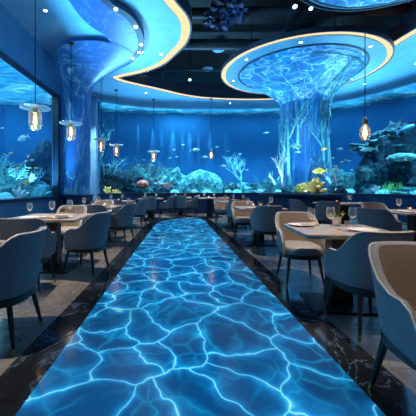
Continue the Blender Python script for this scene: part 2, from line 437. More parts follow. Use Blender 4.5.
# lacquered ceiling ring with a free-form opening
hole = [(p.x, p.y) for p in catmull([(-.9, 2.5), (-.55, 4.4), (-.28, 5.3), (.0, 5.85), (.08, 6.3), (.02, 6.8), (-.2, 7.3), (-.6, 8.0), (-1.2, 8.5), (-1.9, 8.85), (-2.1, 9.05), (-1.85, 9.45), (-.75, 10.2), (.2, 10.85), (1.3, 11.25), (3.2, 11.4), (4.6, 11.1), (5.6, 10.3), (5.85, 9.4), (5.6, 8.4), (5.45, 7.3), (5.5, 6.3), (5.75, 4.5), (5.7, 2.2), (2.4, 1.6)], 6, True)]
outer = [(XL, -3)]+[(8.7, -3)]+[(p.x, p.y) for p in offs(arc, .34)[::-1]]
struct(polyslab(outer, hole, ZC, ZC+.14).build('ceiling_soffit', M['soffit'], smooth=False))
# rim upstand above the soffit (dark), closes the plenum
hp = [Vector(h) for h in hole]
def ringstrip(path, d0, d1, z0, z1, closed=True):
    n = len(path); ra = []
    for i in range(n):
        a, c = (path[(i-1) % n], path[(i+1) % n]) if closed else (path[max(i-1, 0)], path[min(i+1, n-1)])
        t = (c-a).normalized(); nr = Vector((t.y, -t.x))
        p, q = path[i]+nr*d0, path[i]+nr*d1
        ra.append([(p.x, p.y, z0), (q.x, q.y, z0), (q.x, q.y, z1), (p.x, p.y, z1)])
    m = MB()
    if closed: ra.append(ra[0])
    return m.rings(ra, caps=not closed)
# hole runs clockwise or not: find which side is the opening
area = sum(hole[i][0]*hole[(i+1) % len(hole)][1]-hole[(i+1) % len(hole)][0]*hole[i][1] for i in range(len(hole)))
sg = -1 if area > 0 else 1
tag(ringstrip(hp, 0, sg*.19, ZC+.02, ZC+.06).build('cove_light', M['cove']), 'warm white light strip following the curved edge of the ceiling opening', 'light strip')
struct(ringstrip(hp, sg*.19, sg*.23, ZC+.0, ZC+.34).build('trim_4', M['fascia']))

# ------------------------------------------------------------------ canopies and columns
def ell(cx, cy, rx, ry, z, n=64): return [(cx+rx*math.cos(2*PI*i/n), cy+ry*math.sin(2*PI*i/n), z) for i in range(n)]
def canopy(label, cx, cy, rx, ry, z, inner=.80, lit=True):
    t = thing('ceiling_canopy', label, 'ceiling canopy', (cx, cy, z))
    MB().rings([ell(0, 0, rx*k, ry*k, h) for k, h in ((.02, .01), (1, 0), (1, .10), (.02, .11))], caps=False).build('disc', M['soffit'], t)
    if lit: MB().rings([ell(0, 0, rx*k, ry*k, h) for k, h in ((1.0, .035), (1.055, .035), (1.055, .07), (1.0, .07), (1.0, .035))], caps=False).build('rim_light', M['cove'], t)
    MB().rings([ell(0, 0, rx*k, ry*k, h) for k, h in ((1.055, .02), (1.07, .02), (1.07, .13), (1.055, .13), (1.055, .02))], caps=False).build('rim', M['fascia'], t)
    MB().rings([ell(0, 0, rx*k, ry*k, h) for k, h in ((inner, -.02), (inner+.025, -.02), (inner+.025, .01), (inner, .01), (inner, -.02))], caps=False).build('inner_rim', M['frame'], t)
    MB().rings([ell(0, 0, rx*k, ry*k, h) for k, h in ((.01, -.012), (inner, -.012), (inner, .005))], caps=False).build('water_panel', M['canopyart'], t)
    for i in range(4):
        a = 2*PI*i/4+.2
        MB().tube([(rx*.7*math.cos(a), ry*.7*math.sin(a), .1), (rx*.7*math.cos(a), ry*.7*math.sin(a), 6.1-z)], .012, 6).build('hanger', M['darkmetal'], t)
    return t
canopy('large round lit canopy over the coral column', 3.5, 8.1, 2.1, 1.95, 4.5)
canopy('round blue canopy cut by the top edge of the photo', 3.2, 3.62, 1.62, 1.62, 4.5, .95, False)

# coral column on the right
CX, CY = 4.3, 9.6
def loft(levels, n=48):
    return [[(x+rx*math.cos(2*PI*j/n), y+ry*math.sin(2*PI*j/n), z) for j in range(n)] for x, y, rx, ry, z in levels]
col = thing('coral_column', 'thick blue column with climbing coral flaring into the large canopy', 'column', (CX, CY, .98))
lv = []
for z, r, k in ((0, .72, 0), (1.0, .72, 0), (2.0, .72, 0), (2.7, .72, .0), (3.0, .74, .01), (3.17, .80, .06), (3.29, .95, .18), (3.38, 1.16, .38), (3.44, 1.4, .65), (3.488, 1.65, 1)):
    ry = r if k < .3 else r*(1-.12*k)
    lv.append((-.8*k, -1.5*k, r, ry, z))
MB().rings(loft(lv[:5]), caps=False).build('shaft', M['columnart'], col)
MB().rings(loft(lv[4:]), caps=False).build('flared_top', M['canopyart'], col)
def colpt(a, z, off=.03):
    r = .74
    for i in range(len(lv)-1):
        if lv[i][4] <= z <= lv[i+1][4]:
            f = (z-lv[i][4])/(lv[i+1][4]-lv[i][4]); L = [lv[i][q]+(lv[i+1][q]-lv[i][q])*f for q in range(4)]
            return Vector((L[0]+(L[2]+off)*math.cos(a), L[1]+(L[3]+off)*math.sin(a), z))
    return Vector((r*math.cos(a), r*math.sin(a), z))
def climbing(a0, z0, zlen, seed, depth=0, rad=.035, lean=0):
    rnd = random.Random(seed); m = MB()
    def go(a, z, da, dz, L, r, dep):
        pts = []; rr = []; steps = 9
        for i in range(steps+1):
            f = i/steps
            pts.append(colpt(a, min(z, 3.47), .06+.03*math.sin(f*6+seed))); rr.append(r*(1-.65*f))
            a += da*L/steps+rnd.uniform(-.03, .03); z += dz*L/steps
            if dep < 3 and i in (2, 4, 6, 8) and rnd.random() < .85:
                sg_ = rnd.choice((-1, 1))
                go(a, z, sg_*rnd.uniform(.35, .8)+da*.3, dz*rnd.uniform(.6, .95), L*rnd.uniform(.32, .55), r*.68*(1-.5*f), dep+1)
        m.tube(pts, rr, 6)
    go(a0, z0, lean, 1, zlen, rad, 0)
    return m
for k, (a, z0, ln, mt, rd) in enumerate(((-2.55, .15, 2.9, 'ccyan', .045), (-2.95, .2, 2.5, 'ccyan', .035), (-1.15, .5, 2.6, 'cteal', .045), (-.45, .6, 2.5, 'ccyan', .04), (-.75, 1.0, 2.3, 'cteal', .035), (-1.75, .2, 1.6, 'cnavy', .03), (-2.2, 1.4, 1.9, 'ccyan', .03), (-.2, .2, 2.2, 'ccyan', .03))):
    climbing(a, z0, ln, 11+k, rad=rd*1.3, lean=(.06 if k % 2 else -.06)).build('climbing_coral', M[mt], col)
pl = thing('tank_plinth', 'round navy plinth with a projecting lip under the coral column', 'plinth', (CX, CY, 0))
MB().lathe([(1.2, 0), (1.2, .9)], 48).build('plinth_body', M['parapet'], pl)
MB().lathe([(1.42, .9), (1.45, .92), (1.45, .965), (1.42, .98)], 48).build('plinth_lip', M['frame'], pl)
gt = MB().rings([ell(0, 0, r, r, z, 48) for r, z in ((1.36, .98), (1.36, 4.485))], caps=False)
gt.build('glass_cylinder', M['cylglass'], pl)

# wave funnel column on the left
fc = thing('wave_column', 'blue glossy column by the left aquarium, sweeping up into a wave-shaped ceiling panel', 'column', (-2.95, 8.3, 0))
lv2 = [(-.03, 0, .375, .38, 0), (-.03, 0, .375, .38, 2.4), (-.03, 0, .375, .38, 3.3), (-.03, 0, .375, .38, 3.8), (-.01, -.03, .39, .4, 4.05), (.08, -.12, .46, .45, 4.24), (.3, -.38, .62, .56, 4.40), (.6, -.75, .80, .68, 4.50), (.85, -1.05, .97, .78, 4.56)]
LL = catmull([l[:3] for l in lv2], 4); L2 = catmull([(l[3], l[4], 0) for l in lv2], 4)
zz = catmull([(l[4], 0, 0) for l in lv2], 4)
LL = catmull([(l[0], l[1], 0) for l in lv2], 4); RR = catmull([(l[2], l[3], 0) for l in lv2], 4)
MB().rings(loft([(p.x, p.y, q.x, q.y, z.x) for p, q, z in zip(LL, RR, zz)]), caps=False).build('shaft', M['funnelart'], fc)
rt = catmull([(-2.05, 3.5), (-1.72, 4.3), (-1.37, 5.17), (-1.06, 5.6), (-.93, 6.15), (-.96, 6.75), (-1.12, 7.16), (-1.40, 7.5)], 5)
lt = catmull([(-1.75, 7.45), (-1.62, 6.9), (-1.63, 6.3), (-1.84, 5.95), (-1.96, 5.5), (-2.0, 5.0), (-2.08, 4.3), (-2.12, 3.7)], 5)
loc = Vector((-2.95, 8.3))
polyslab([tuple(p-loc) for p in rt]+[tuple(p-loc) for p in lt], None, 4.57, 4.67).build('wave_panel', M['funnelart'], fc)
rl = [p-loc for p in rt]
ringstrip(rl, .0, .14, 4.555, 4.69, False).build('panel_rim', M['frame'], fc)
for i in (12, 18, 24, 28, 32):
    p = rl[i]; d = (rl[i+1]-rl[i-1]).normalized(); x, y = p.x+d.y*.07, p.y-d.x*.07
    MB().box(x-.03, y-.03, 4.54, x+.03, y+.03, 4.556).build('rim_lamp', M['lamp_led'], fc, smooth=False)
MB().lathe([(.40, 0), (.41, .02), (.41, .88), (.44, .9), (.44, .95), (.36, .96)], 32).build('base_ledge', M['parapet'], fc)

# ------------------------------------------------------------------ furniture
def make_chair():
    t = thing('dining_chair', '', 'chair', group='grey barrel dining chairs')
    a, bb, f = .275, .285, .20
    path = [(a, f), (a, .15), (a, .09), (a, .03)]
    n = 20
    for i in range(n+1):
        th = PI*i/n; co, si = math.cos(th), math.sin(th); p = 2.35
        path.append((a*math.copysign(abs(co)**(2/p), co), -bb*abs(si)**(2/p)))
    path += [(-a, .03), (-a, .09), (-a, .15), (-a, f)]
    def sm(x): x = max(0, min(1, x)); return x*x*(3-2*x)
    def rim(y):
        h = .63+.20*sm((.02-y)/.25)
        if y > .1: h -= .13*((y-.1)/.1)**2
        return h
    def pt(x, y, z, off):
        k = .86+.14*min(1, (z-.36)/.42); d = math.hypot(x, y) or 1
        s_ = (d-off)/d*k
        return (x*s_, y*s_-.03*max(0, (z-.36)/.42) if y < 0 else y*s_, z)
    loops, rimline, pads = [], [], []
    for x, y in path:
        h = rim(y); lp = []
        for q in (0, .12, .35, .6, .85, 1): lp.append(pt(x, y, .355+(h-.355)*q, .0 if q else .03))
        rimline.append(pt(x, y, h+.006, .002))
        lp.append(pt(x, y, h+.012, .022))
        for q in (1, .7, .4, 0): lp.append(pt(x, y, .36+(h-.36)*q, .045))
        loops.append(lp)
        pads.append([pt(x, y, .40+(h-.008-.40)*q, o) for q, o in ((0, .05), (.3, .058), (.65, .058), (.93, .054), (1, .046))])
    MB().rings(loops).build('backrest', M['fabric'], t)
    MB().rings(pads, caps=False, closed=False).build('back_pad', M['pad'], t)
    MB().tube(rimline, .0055, 6).build('piping', M['piping'], t)
    o = sellipse(.222, .245, 28, 3.2, (0, .022))
    MB().pad(o, [(.03, .375), (.004, .385), (0, .41), (.0, .445), (.012, .465), (.04, .476), (.12, .482)]).build('seat', M['cushion'], t)
    MB().pad(sellipse(.225, .235, 28, 3.0, (0, .0)), [(.03, .318), (.004, .325), (0, .37), (.02, .378)]).build('seat_base', M['legwood'], t)
    for sx in (-1, 1):
        for sy in (-1, 1):
            p0 = Vector((sx*.165, sy*.165, .335)); p1 = Vector((sx*.215, sy*.225, .0))
            pm = p0.lerp(p1, .88)
            lg = MB().tube([p0, p0.lerp(p1, .5), pm], [.021, .017, .0125], 8).build('leg', M['legwood'], t)
            MB().tube([pm, p1], [.0135, .0115], 8).build('foot_cap', M['brass'], lg)
    return t
chair0 = make_chair(); used = [False]
def chair(x, y, deg, label):
    if not used[0]: o = chair0; used[0] = True
    else: o = copy_tree(chair0)
    o.location = (x, y, .0); o.rotation_euler = (0, 0, math.radians(deg)); o['label'] = label
    return o
T1 = 'nearest left table cut by the photo edge'
chair(-1.37, 2.15, 92, 'grey barrel chair in the left foreground, back to the aisle, cut by photo edge')
chair(-1.72, 3.22, 4, 'grey barrel chair seen from behind, directly behind the left foreground chair')
chair(-1.24, 3.80, 78, 'grey barrel chair on the aisle side of the second left table, back to aisle')
chair(-1.86, 4.78, 182, 'grey barrel chair with tan inside facing camera, behind the second left table')
chair(-1.60, 5.50, -6, 'grey barrel chair seen from behind, between the second and third left tables')
chair(-1.20, 5.80, 76, 'grey barrel chair on the aisle side of the third left table')
chair(-1.86, 6.85, 180, 'grey barrel chair facing camera beyond the third left table')
chair(-1.72, 7.62, 0, 'grey barrel chair seen from behind at the fourth left table, by the wave column')
chair(-1.20, 8.15, 80, 'grey barrel chair on the aisle side of the fourth left table')
chair(-1.02, 9.72, 5, 'grey barrel chair seen from behind at the far-left back table')
chair(-.46, 10.5, 85, 'grey barrel chair in profile on the right of the far-left back table')
chair(.06, 10.75, 4, 'grey barrel chair seen from behind at the table where the lit aisle ends')
chair(.55, 11.2, 75, 'grey barrel chair on the right of the table where the lit aisle ends')
chair(1.31, 1.38, 176, 'grey barrel chair with tan inside in the right foreground, cut by photo edge')
chair(1.58, 2.36, 3, 'grey barrel chair seen from behind, tucked under the right table with potted plant')
chair(1.50, 3.46, 174, 'grey barrel chair with tan inside at the far side of the right plant table')
chair(1.64, 5.22, -4, 'grey barrel chair seen from behind, at the near side of second right table')
chair(1.50, 6.40, 174, 'grey barrel chair with tan inside at the far side of second right table')
chair(1.60, 7.65, 0, 'grey barrel chair seen from behind, at the near side of third right table')
chair(1.40, 8.80, 178, 'grey barrel chair with tan inside at the far side of third right table')
chair(3.22, 4.50, -60, 'dark barrel chair seen from behind at the table near the right photo edge')
chair(4.12, 5.75, 176, 'grey barrel chair with tan inside beyond the table near the right photo edge')
chair(3.32, 7.50, -80, 'dark barrel chair left of the wide table before the coral column')
chair(3.62, 6.80, -18, 'dark barrel chair seen from behind at the near side of the wide table')

def make_table(label, x, y, a, b_, rz=0, px=0, py=0):
    t = thing('dining_table', label, 'table', (x, y, 0), math.radians(rz), 'stone-topped dining tables')
    o = rrect(a/2, b_/2, .03)
    MB().pad(o, [(.006, .712), (0, .718), (0, .744), (.006, .75)]).build('tabletop', M['tabletop'], t)
    MB().rings([[(px+sx*w_, py+sy*d_, z) for sx, sy in ((1, 1), (-1, 1), (-1, -1), (1, -1))] for w_, d_, z in ((.105, .085, .02), (.09, .075, .35), (.09, .075, .66), (.17, .15, .712))]).build('pedestal', M['legwood'], t)
    MB().pad(rrect(.30, .24, .02, c=(px, py)), [(.004, 0), (0, .004), (0, .016), (.004, .02)]).build('base_plate', M['darkmetal'], t)
    return t
TB = {}
for key, lab, x, y, a, b_, rz, desc in (
    ('L0', 'stone-topped table at left foreground, only its corner showing', -1.78, 1.80, .86, .84, 0, 'left foreground table'),
    ('L1', 'stone-topped dining table, second on the left, with tall wine glasses', -1.80, 4.02, .94, .84, 0, 'second left table'),
    ('L2', 'stone-topped dining table, third on the left along the aquarium', -1.78, 6.15, .92, .84, 0, 'third left table'),
    ('L3', 'stone-topped dining table, fourth on the left beside the wave column', -1.80, 8.45, .92, .84, 0, 'fourth left table'),
    ('F2', 'small dining table at far left in front of the back aquarium', -1.02, 10.45, .9, .8, 0, 'far-left back table'),
    ('F1', 'small dining table beyond the end of the lit aisle', .1, 11.45, .9, .75, 0, 'table beyond the aisle end'),
    ('M', 'small dining table at the back, right of the aisle end', 1.22, 10.9, .9, .8, 0, 'back table right of the aisle'),
    ('R0', 'stone-topped table at right foreground, only its corner showing', 1.59, .97, .88, .80, 0, 'right foreground table'),
    ('R1', 'stone-topped table with potted plant and wine glasses, nearest whole table on right', 1.60, 2.80, .86, .74, -5, 'right plant table'),
    ('R2', 'stone-topped dining table, second along the right side of the aisle', 1.66, 5.78, .92, .84, 0, 'second right table'),
    ('R3', 'stone-topped dining table, third along the right side of the aisle', 1.64, 8.20, .92, .84, 0, 'third right table'),
    ('Q1', 'dining table at the right photo edge behind the plant table', 4.12, 4.85, 1.0, .84, 0, 'table at the right photo edge'),
    ('Q2', 'wide dining table in front of the coral column plinth', 4.40, 7.40, 1.34, .8, 0, 'wide table before the column')):
    TB[key] = (make_table(lab, x, y, a, b_, rz), x, y, desc, lab)

ZT = .75
def proto_glass():
    t = thing('wine_glass', '', 'glass', group='wine glasses on the tables')
    MB().rings([ell(0, 0, r, r, z, 20) for r, z in ((.004, .082), (.02, .088), (.034, .108), (.039, .132), (.036, .162), (.030, .192), (.0288, .192), (.0345, .162), (.0375, .132), (.0325, .110), (.019, .091), (.003, .086))], caps=True).build('bowl', M['glassclear'], t)
    MB().lathe([(.006, .004), (.0042, .012), (.0038, .07), (.006, .084)], 10).build('stem', M['glassclear'], t)
    MB().lathe([(.034, 0), (.034, .002), (.008, .006)], 20).build('foot', M['glassclear'], t)
    return t
def proto_tumbler():
    return tag(MB().rings([ell(0, 0, r, r, z, 18) for r, z in ((.028, 0), (.034, .085), (.0325, .085), (.027, .006))]).build('tumbler', M['glassclear']), '', 'glass', 'tumblers on the tables')
def proto_plate():
    return tag(MB().lathe([(.07, 0), (.08, .004), (.125, .014), (.128, .017), (.124, .018), (.08, .008), (.01, .007)], 32).build('dinner_plate', M['porcelain']), '', 'plate', 'plates on the tables')
def proto_napkin():
    m = MB(); o = rrect(.09, .05, .012)
    m.pad(o, [(.004, 0), (0, .004), (0, .011), (.004, .014)]); m.pad(rrect(.085, .04, .012, c=(.004, .004)), [(.003, .014), (0, .017), (0, .022), (.005, .026)])
    return tag(m.build('folded_napkin', M['napkin']), '', 'napkin', 'folded napkins on the tables')
def proto_knife():
    t = thing('table_knife', '', 'cutlery', group='knives on the tables')
    MB().box(-.006, -.1, 0, .006, -.01, .006).build('handle', M['chrome'], t)
    MB().rings([[(-.008, -.01, .001), (.008, -.01, .001), (.008, -.01, .004), (-.008, -.01, .004)], [(-.009, .06, .001), (.009, .06, .001), (.009, .06, .003), (-.009, .06, .003)], [(.004, .11, .001), (.008, .11, .001), (.008, .11, .003), (.004, .11, .003)]]).build('blade', M['chrome'], t)
    return t
def proto_fork():
    t = thing('table_fork', '', 'cutlery', group='forks on the tables')
    MB().tube([(0, -.1, .004), (0, 0, .004), (0, .045, .006)], [.006, .004, .004], 6).build('handle', M['chrome'], t)
    m = MB().box(-.012, .04, .003, .012, .06, .006)
    for k in range(4): m.box(-.012+.0068*k, .06, .003, -.0085+.0068*k, .105, .006)
    m.build('tines', M['chrome'], t)
    return t
def proto_votive():
    t = thing('candle_holder', '', 'candle', group='candle holders on the tables')
    MB().rings([ell(0, 0, r, r, z, 18) for r, z in ((.03, 0), (.036, .06), (.034, .06), (.028, .006))]).build('glass_cup', M['glassclear'], t)
    MB().lathe([(.025, .007), (.026, .032), (.003, .034)], 14).build('wax', M['candle'], t)
    MB().lathe([(.001, .034), (.0045, .041), (.0035, .048), (.0005, .06)], 8).build('flame', M['filament'], t)
    return t
def proto_plant():
    t = thing('potted_plant', '', 'plant', group='little plants on the tables')
    MB().rings([ell(0, 0, r, r, z, 18) for r, z in ((.026, 0), (.034, .065), (.036, .07), (.033, .07), (.028, .05))]).build('pot', M['chrome'], t)
    m = MB(); rnd = random.Random(3)
    for i in range(46):
        a = rnd.uniform(0, 2*PI); el = rnd.uniform(.2, 1.4); r = rnd.uniform(.035, .075)
        d = Vector((math.cos(a)*math.cos(el), math.sin(a)*math.cos(el), math.sin(el))); c = Vector((0, 0, .06))
        side = d.orthogonal().normalized(); nrm = d.cross(side); w_ = .011
        m.add([c+d*r*.25, c+d*r*.7+side*w_, c+d*r*1.15, c+d*r*.7-side*w_, c+d*r*.7+nrm*.004], [(0, 1, 4), (1, 2, 4), (2, 3, 4), (3, 0, 4)])
    m.build('leaves', M['leaf'], t, smooth=False)
    return t
PROTO = {'glass': proto_glass, 'tumbler': proto_tumbler, 'plate': proto_plate, 'napkin': proto_napkin, 'knife': proto_knife, 'fork': proto_fork, 'votive': proto_votive, 'plant': proto_plant}
first = {}
def put(kind, x, y, z, rz=0, sc=1):
    if kind not in first: o = first[kind] = PROTO[kind]()
    else: o = copy_tree(first[kind])
    o.location = (x, y, z); o.rotation_euler = (0, 0, math.radians(rz)); o.scale = (sc,)*3
    return o
NAME = {'glass': 'clear stemmed wine glass', 'tumbler': 'short clear tumbler', 'plate': 'round white plate', 'napkin': 'folded beige napkin', 'knife': 'steel table knife', 'fork': 'steel table fork', 'votive': 'small candle in a glass cup', 'plant': 'small green plant in a metal pot'}
def setting(key, items):
    t, x, y, desc, lab = TB[key]; by = {}
    for it in items:
        kind, dx, dy = it[:3]; rz = it[3] if len(it) > 3 else 0; sc = it[4] if len(it) > 4 else 1
        z = ZT+(.0 if kind != 'napkin_on' else .0185)
        k = 'napkin' if kind == 'napkin_on' else kind
        by.setdefault(k, []).append(put(k, x+dx, y+dy, z, rz, sc))
    for k, ob in by.items():
        if len(ob) == 1: ob[0]['label'] = f"{NAME[k]} on the {desc}"
        else: order(ob, "{o} "+NAME[k]+" on the "+desc)
setting('R1', [('glass', -.20, .14), ('glass', -.03, .08, 0, 1.12), ('glass', .27, .20, 0, 1.05), ('plant', .12, .24, 0, 1.45), ('tumbler', .17, .12, 0, .8), ('plate', .16, -.13), ('napkin', -.16, .27, 4), ('plate', -.27, .24), ('knife', .335, -.12, 2), ('fork', -.02, -.13, 4)])
for k in ('plate', 'napkin', 'fork', 'knife'): pass
setting('L1', [('glass', -.30, -.05), ('glass', -.03, .05, 0, 1.12), ('glass', .17, .2, 0, 1.15), ('plant', .12, .06, 0, .85), ('tumbler', .33, .1), ('plate', -.2, -.24), ('plate', .22, -.2), ('napkin_on', .22, -.2, 12), ('napkin', .02, -.28, 30), ('knife', .38, -.2, 5), ('fork', -.03, -.14, 0)])
setting('L0', [('plate', .2, .22), ('glass', -.05, .1)])
setting('R0', [('plate', -.22, .22), ('glass', .1, .2)])
setting('L2', [('glass', -.25, -.1), ('glass', 0, .1, 0, 1.1), ('tumbler', .25, .05), ('plant', -.1, .02, 0, .9), ('plate', -.2, -.24), ('plate', .25, -.2), ('napkin_on', .25, -.2, 20), ('votive', .12, .2)])
setting('L3', [('glass', -.2, -.1), ('glass', .1, .12, 0, 1.1), ('plate', -.15, -.25), ('plate', .25, -.15), ('votive', 0, .05), ('tumbler', .3, .12)])
setting('R2', [('glass', -.22, .02), ('glass', .30, .12, 0, 1.1), ('plant', .06, .06, 0, 1.05), ('tumbler', .18, -.02), ('plate', -.2, -.22), ('napkin', .08, -.26, 10), ('plate', .28, -.2), ('votive', -.05, .2)])
setting('R3', [('glass', -.25, 0), ('glass', 0, .1, 0, 1.1), ('glass', .28, .05), ('plate', -.18, -.24), ('plate', .24, -.2), ('votive', .1, -.05), ('plant', -.12, .1, 0, .8)])
setting('Q1', [('glass', -.2, .12, 0, 1.1), ('glass', .15, .05), ('plate', -.3, -.15), ('napkin', -.05, -.2, 10), ('votive', -.02, .1)])
setting('Q2', [('glass', .1, -.1), ('glass', .2, .15, 0, 1.1), ('plate', -.4, -.1), ('plate', .35, -.2), ('napkin', -.1, -.2, 0), ('votive', -.15, .1)])
setting('F1', [('glass', -.2, 0), ('glass', .2, .1), ('votive', 0, .1), ('plate', -.1, -.2), ('plate', .25, -.2)])
setting('F2', [('glass', -.2, 0), ('glass', .2, .1), ('votive', 0, .1), ('plate', -.1, -.2), ('plate', .25, -.2)])
setting('M', [('glass', -.2, 0), ('glass', .2, .1), ('votive', 0, .1), ('plate', -.1, -.2), ('plate', .25, -.2)])

# ------------------------------------------------------------------ pendant lamps
def make_pendant():
    t = thing('pendant_lamp', '', 'lamp', group='glass pendant lamps')
    MB().rings([ell(0, 0, r, r, z, 32) for r, z in ((.06, .16), (.14, .165), (.25, .18), (.255, .20), (.245, .195), (.14, .18), (.06, .175))], caps=False).build('glass_brim', M['glassclear'], t)
    MB().rings([ell(0, 0, r, r, z, 24) for r, z in ((.105, .17), (.108, 0), (.106, -.12), (.09, -.18), (.05, -.22), (.01, -.228), (.01, -.222), (.048, -.214), (.086, -.176), (.101, -.118), (.103, 0), (.1, .17))], caps=False).build('glass_shade', M['glassbulb'], t)
    MB().lathe([(.03, .09), (.045, .1), (.045, .19), (.03, .2), (.014, .26)], 18).build('socket', M['brass'], t)
    b_ = MB().lathe([(.012, .09), (.03, .05), (.042, 0), (.034, -.05), (.004, -.085)], 16).build('bulb', M['glassbulb'], t)
    m = MB()
    for k in range(4):
        a = k*PI/2
        m.tube([(.008*math.cos(a), .008*math.sin(a), .08), (.022*math.cos(a), .022*math.sin(a), .03), (.018*math.cos(a), .018*math.sin(a), -.04)], .006, 5)
    m.build('filament', M['filament'], b_)
    return t
pend0 = [None]
def pendant(x, y, z, label, ztop=ZC, sc=1.0):
    if pend0[0] is None: o = pend0[0] = make_pendant()
    else:
        o = pend0[0].copy(); COL.objects.link(o)
        for ch in list(pend0[0].children):
            if ch.name.split('.')[0] in ('cord', 'ceiling_cap'): continue
            copy_tree(ch, o)
    o.location = (x, y, z); o.scale = (sc,)*3; o['label'] = label
    L = (ztop-z)/sc
    MB().tube([(0, 0, .25), (0, 0, L-.02)], .0085/sc, 6).build('cord', M['darkmetal'], o)
    MB().lathe([(.05/sc, L-.03), (.07/sc, L-.02), (.07/sc, L)], 20).build('ceiling_cap', M['darkmetal'], o)
    light('POINT', (x, y, z-.02), 2.6*sc, (1, .6, .27), radius=.05)
    return o
def light(kind, loc, energy, col, radius=.05, size=None, target=None, cone=None, blend=.6, spread=None):
    d = bpy.data.lights.new(kind.lower()+'_light', kind); d.energy = energy; d.color = col
    if kind == 'AREA':
        d.shape = 'RECTANGLE'; d.size, d.size_y = size
        if spread: d.spread = math.radians(spread)
    else: d.shadow_soft_size = radius
    if kind == 'SPOT': d.spot_size = math.radians(cone); d.spot_blend = blend
    o = bpy.data.objects.new(kind.lower()+'_light', d); COL.objects.link(o); o.location = loc
    if target: o.rotation_euler = (Vector(target)-Vector(loc)).to_track_quat('-Z', 'Y').to_euler()
    return o
pendant(-2.60, 5.10, 2.42, 'largest glass pendant lamp, hanging nearest before the left aquarium')
pendant(-2.52, 6.60, 2.48, 'second glass pendant lamp from left, hanging before the wave column', 4.56)
pendant(-2.50, 9.10, 2.52, 'glass pendant lamp hanging just beside the pale blue window post')
pendant(-2.25, 10.2, 2.51, 'glass pendant lamp beside the tall dark branch coral, right of the post')
pendant(-.98, 11.3, 2.42, 'glass pendant lamp hanging alone before the left part of the back aquarium')
bp = [None]
def make_bare(x, y, z, label, ztop, sc):
    t = thing('bulb_pendant', label, 'lamp', (x, y, z), group='bare bulb pendants')
    MB().rings([ell(0, 0, r, r, q, 24) for r, q in ((.03, .16), (.05, .13), (.085, .05), (.095, -.02), (.085, -.09), (.05, -.15), (.008, -.175), (.008, -.168), (.047, -.144), (.08, -.087), (.09, -.02), (.08, .05), (.046, .125))], caps=False).build('glass_bulb', M['glassbulb'], t)
    MB().lathe([(.04, .14), (.05, .15), (.05, .24), (.03, .26), (.012, .3)], 18).build('socket', M['brass'], t)
    m = MB()
    for k in range(4):
        a = k*PI/2; m.tube([(.01*math.cos(a), .01*math.sin(a), .12), (.03*math.cos(a), .03*math.sin(a), .03), (.022*math.cos(a), .022*math.sin(a), -.08)], .007, 5)
    m.build('filament', M['filament'], t)
    t.scale = (sc,)*3; L = (ztop-z)/sc
    MB().tube([(0, 0, .29), (0, 0, L)], .0085/sc, 6).build('cord', M['darkmetal'], t)
    MB().lathe([(.05/sc, L-.03), (.07/sc, L-.02), (.07/sc, L)], 20).build('ceiling_cap', M['darkmetal'], t)
    light('POINT', (x, y, z), 2.2*sc, (1, .6, .27), radius=.05)
make_bare(3.62, 5.42, 2.23, 'bare filament bulb on a long black cord, right of the coral column', 6.1, 1.0)
make_bare(1.33, 11.2, 2.45, 'small bare bulb pendant in front of the middle of the back aquarium', ZC, .85)

# ------------------------------------------------------------------ ceiling fittings
dls = []
def downlight(x, y, z, mat='lamp_led', r=.036):
    t = thing('downlight', '', 'ceiling light', (x, y, z), group='small recessed downlights')
    MB().rings([ell(0, 0, q, q, h, 20) for q, h in ((r, 0), (r*1.35, -.008), (r*1.35, .0), (r, .002))], caps=False).build('ring', M['chrome'], t)
    MB().lathe([(r, -.002), (r, .004)], 18).build('lens', M[mat], t)
    return t
A = [downlight(*p, ZC-.002) for p in ((-2.65, 5.6), (-.85, 6.05), (-.95, 7.3), (-.45, 7.45))]
order(A, '{o} small recessed downlight in the left blue ceiling')
A = [downlight(3.5+2.1*.91*math.cos(a), 8.1+1.95*.91*math.sin(a), 4.498) for a in (2.75, 3.6, 4.35, 5.3, .3)]
order(A, '{o} of the downlights in the outer ring of the large canopy')
A = [downlight(x, y, ZC-.002) for x, y in ((-1.2, 10.5), (2.2, 11.8), (6.4, 9.6), (6.8, 8.0))]
order(A, '{o} recessed downlight in the blue ceiling along the back aquarium')
def ceil_disc(x, y, z, label):
    t = thing('disc_lamp', label, 'ceiling light', (x, y, z), group='hanging disc lamps in the black ceiling')
    MB().lathe([(.17, 0), (.2, .02), (.2, .05), (.17, .07)], 28).build('disc', M['post'], t)
    MB().tube([(0, 0, .06), (0, 0, 6.1-z)], .01, 6).build('rod', M['darkmetal'], t)
ceil_disc(1.38, 9.5, 5.8, 'pale round disc hanging in the black ceiling below the flower-like chandelier')
ceil_disc(1.12, 10.6, 5.6, 'pale round disc hanging in the black ceiling nearest the back cove')
def duct(pts, r, label):
    tag(MB().tube(pts, r, 14).build('air_duct', M['duct']), label, 'duct')
duct([(-1.5, 9.0, 5.75), (5.6, 9.0, 5.75)], .16, 'dark round air duct crossing the black ceiling farther back')
duct([(-1.0, 7.5, 5.8), (6, 7.3, 5.8)], .13, 'dark round air duct crossing the black ceiling nearer the front')
def rail(a, b_, label):
    m = MB().tube([a, b_], .035, 4); tag(m.build('ceiling_rail', M['duct'], smooth=False), label, 'rail')
rail((.35, 5, 5.5), (-.6, 11, 5.5), 'thin dark rail running lengthwise in the left of the black ceiling')
rail((2.3, 5, 5.5), (3.8, 11, 5.5), 'thin dark rail running lengthwise in the right of the black ceiling')
rail((-.9, 10.2, 5.42), (4, 10.2, 5.42), 'thin dark rail running crosswise above the back cove')
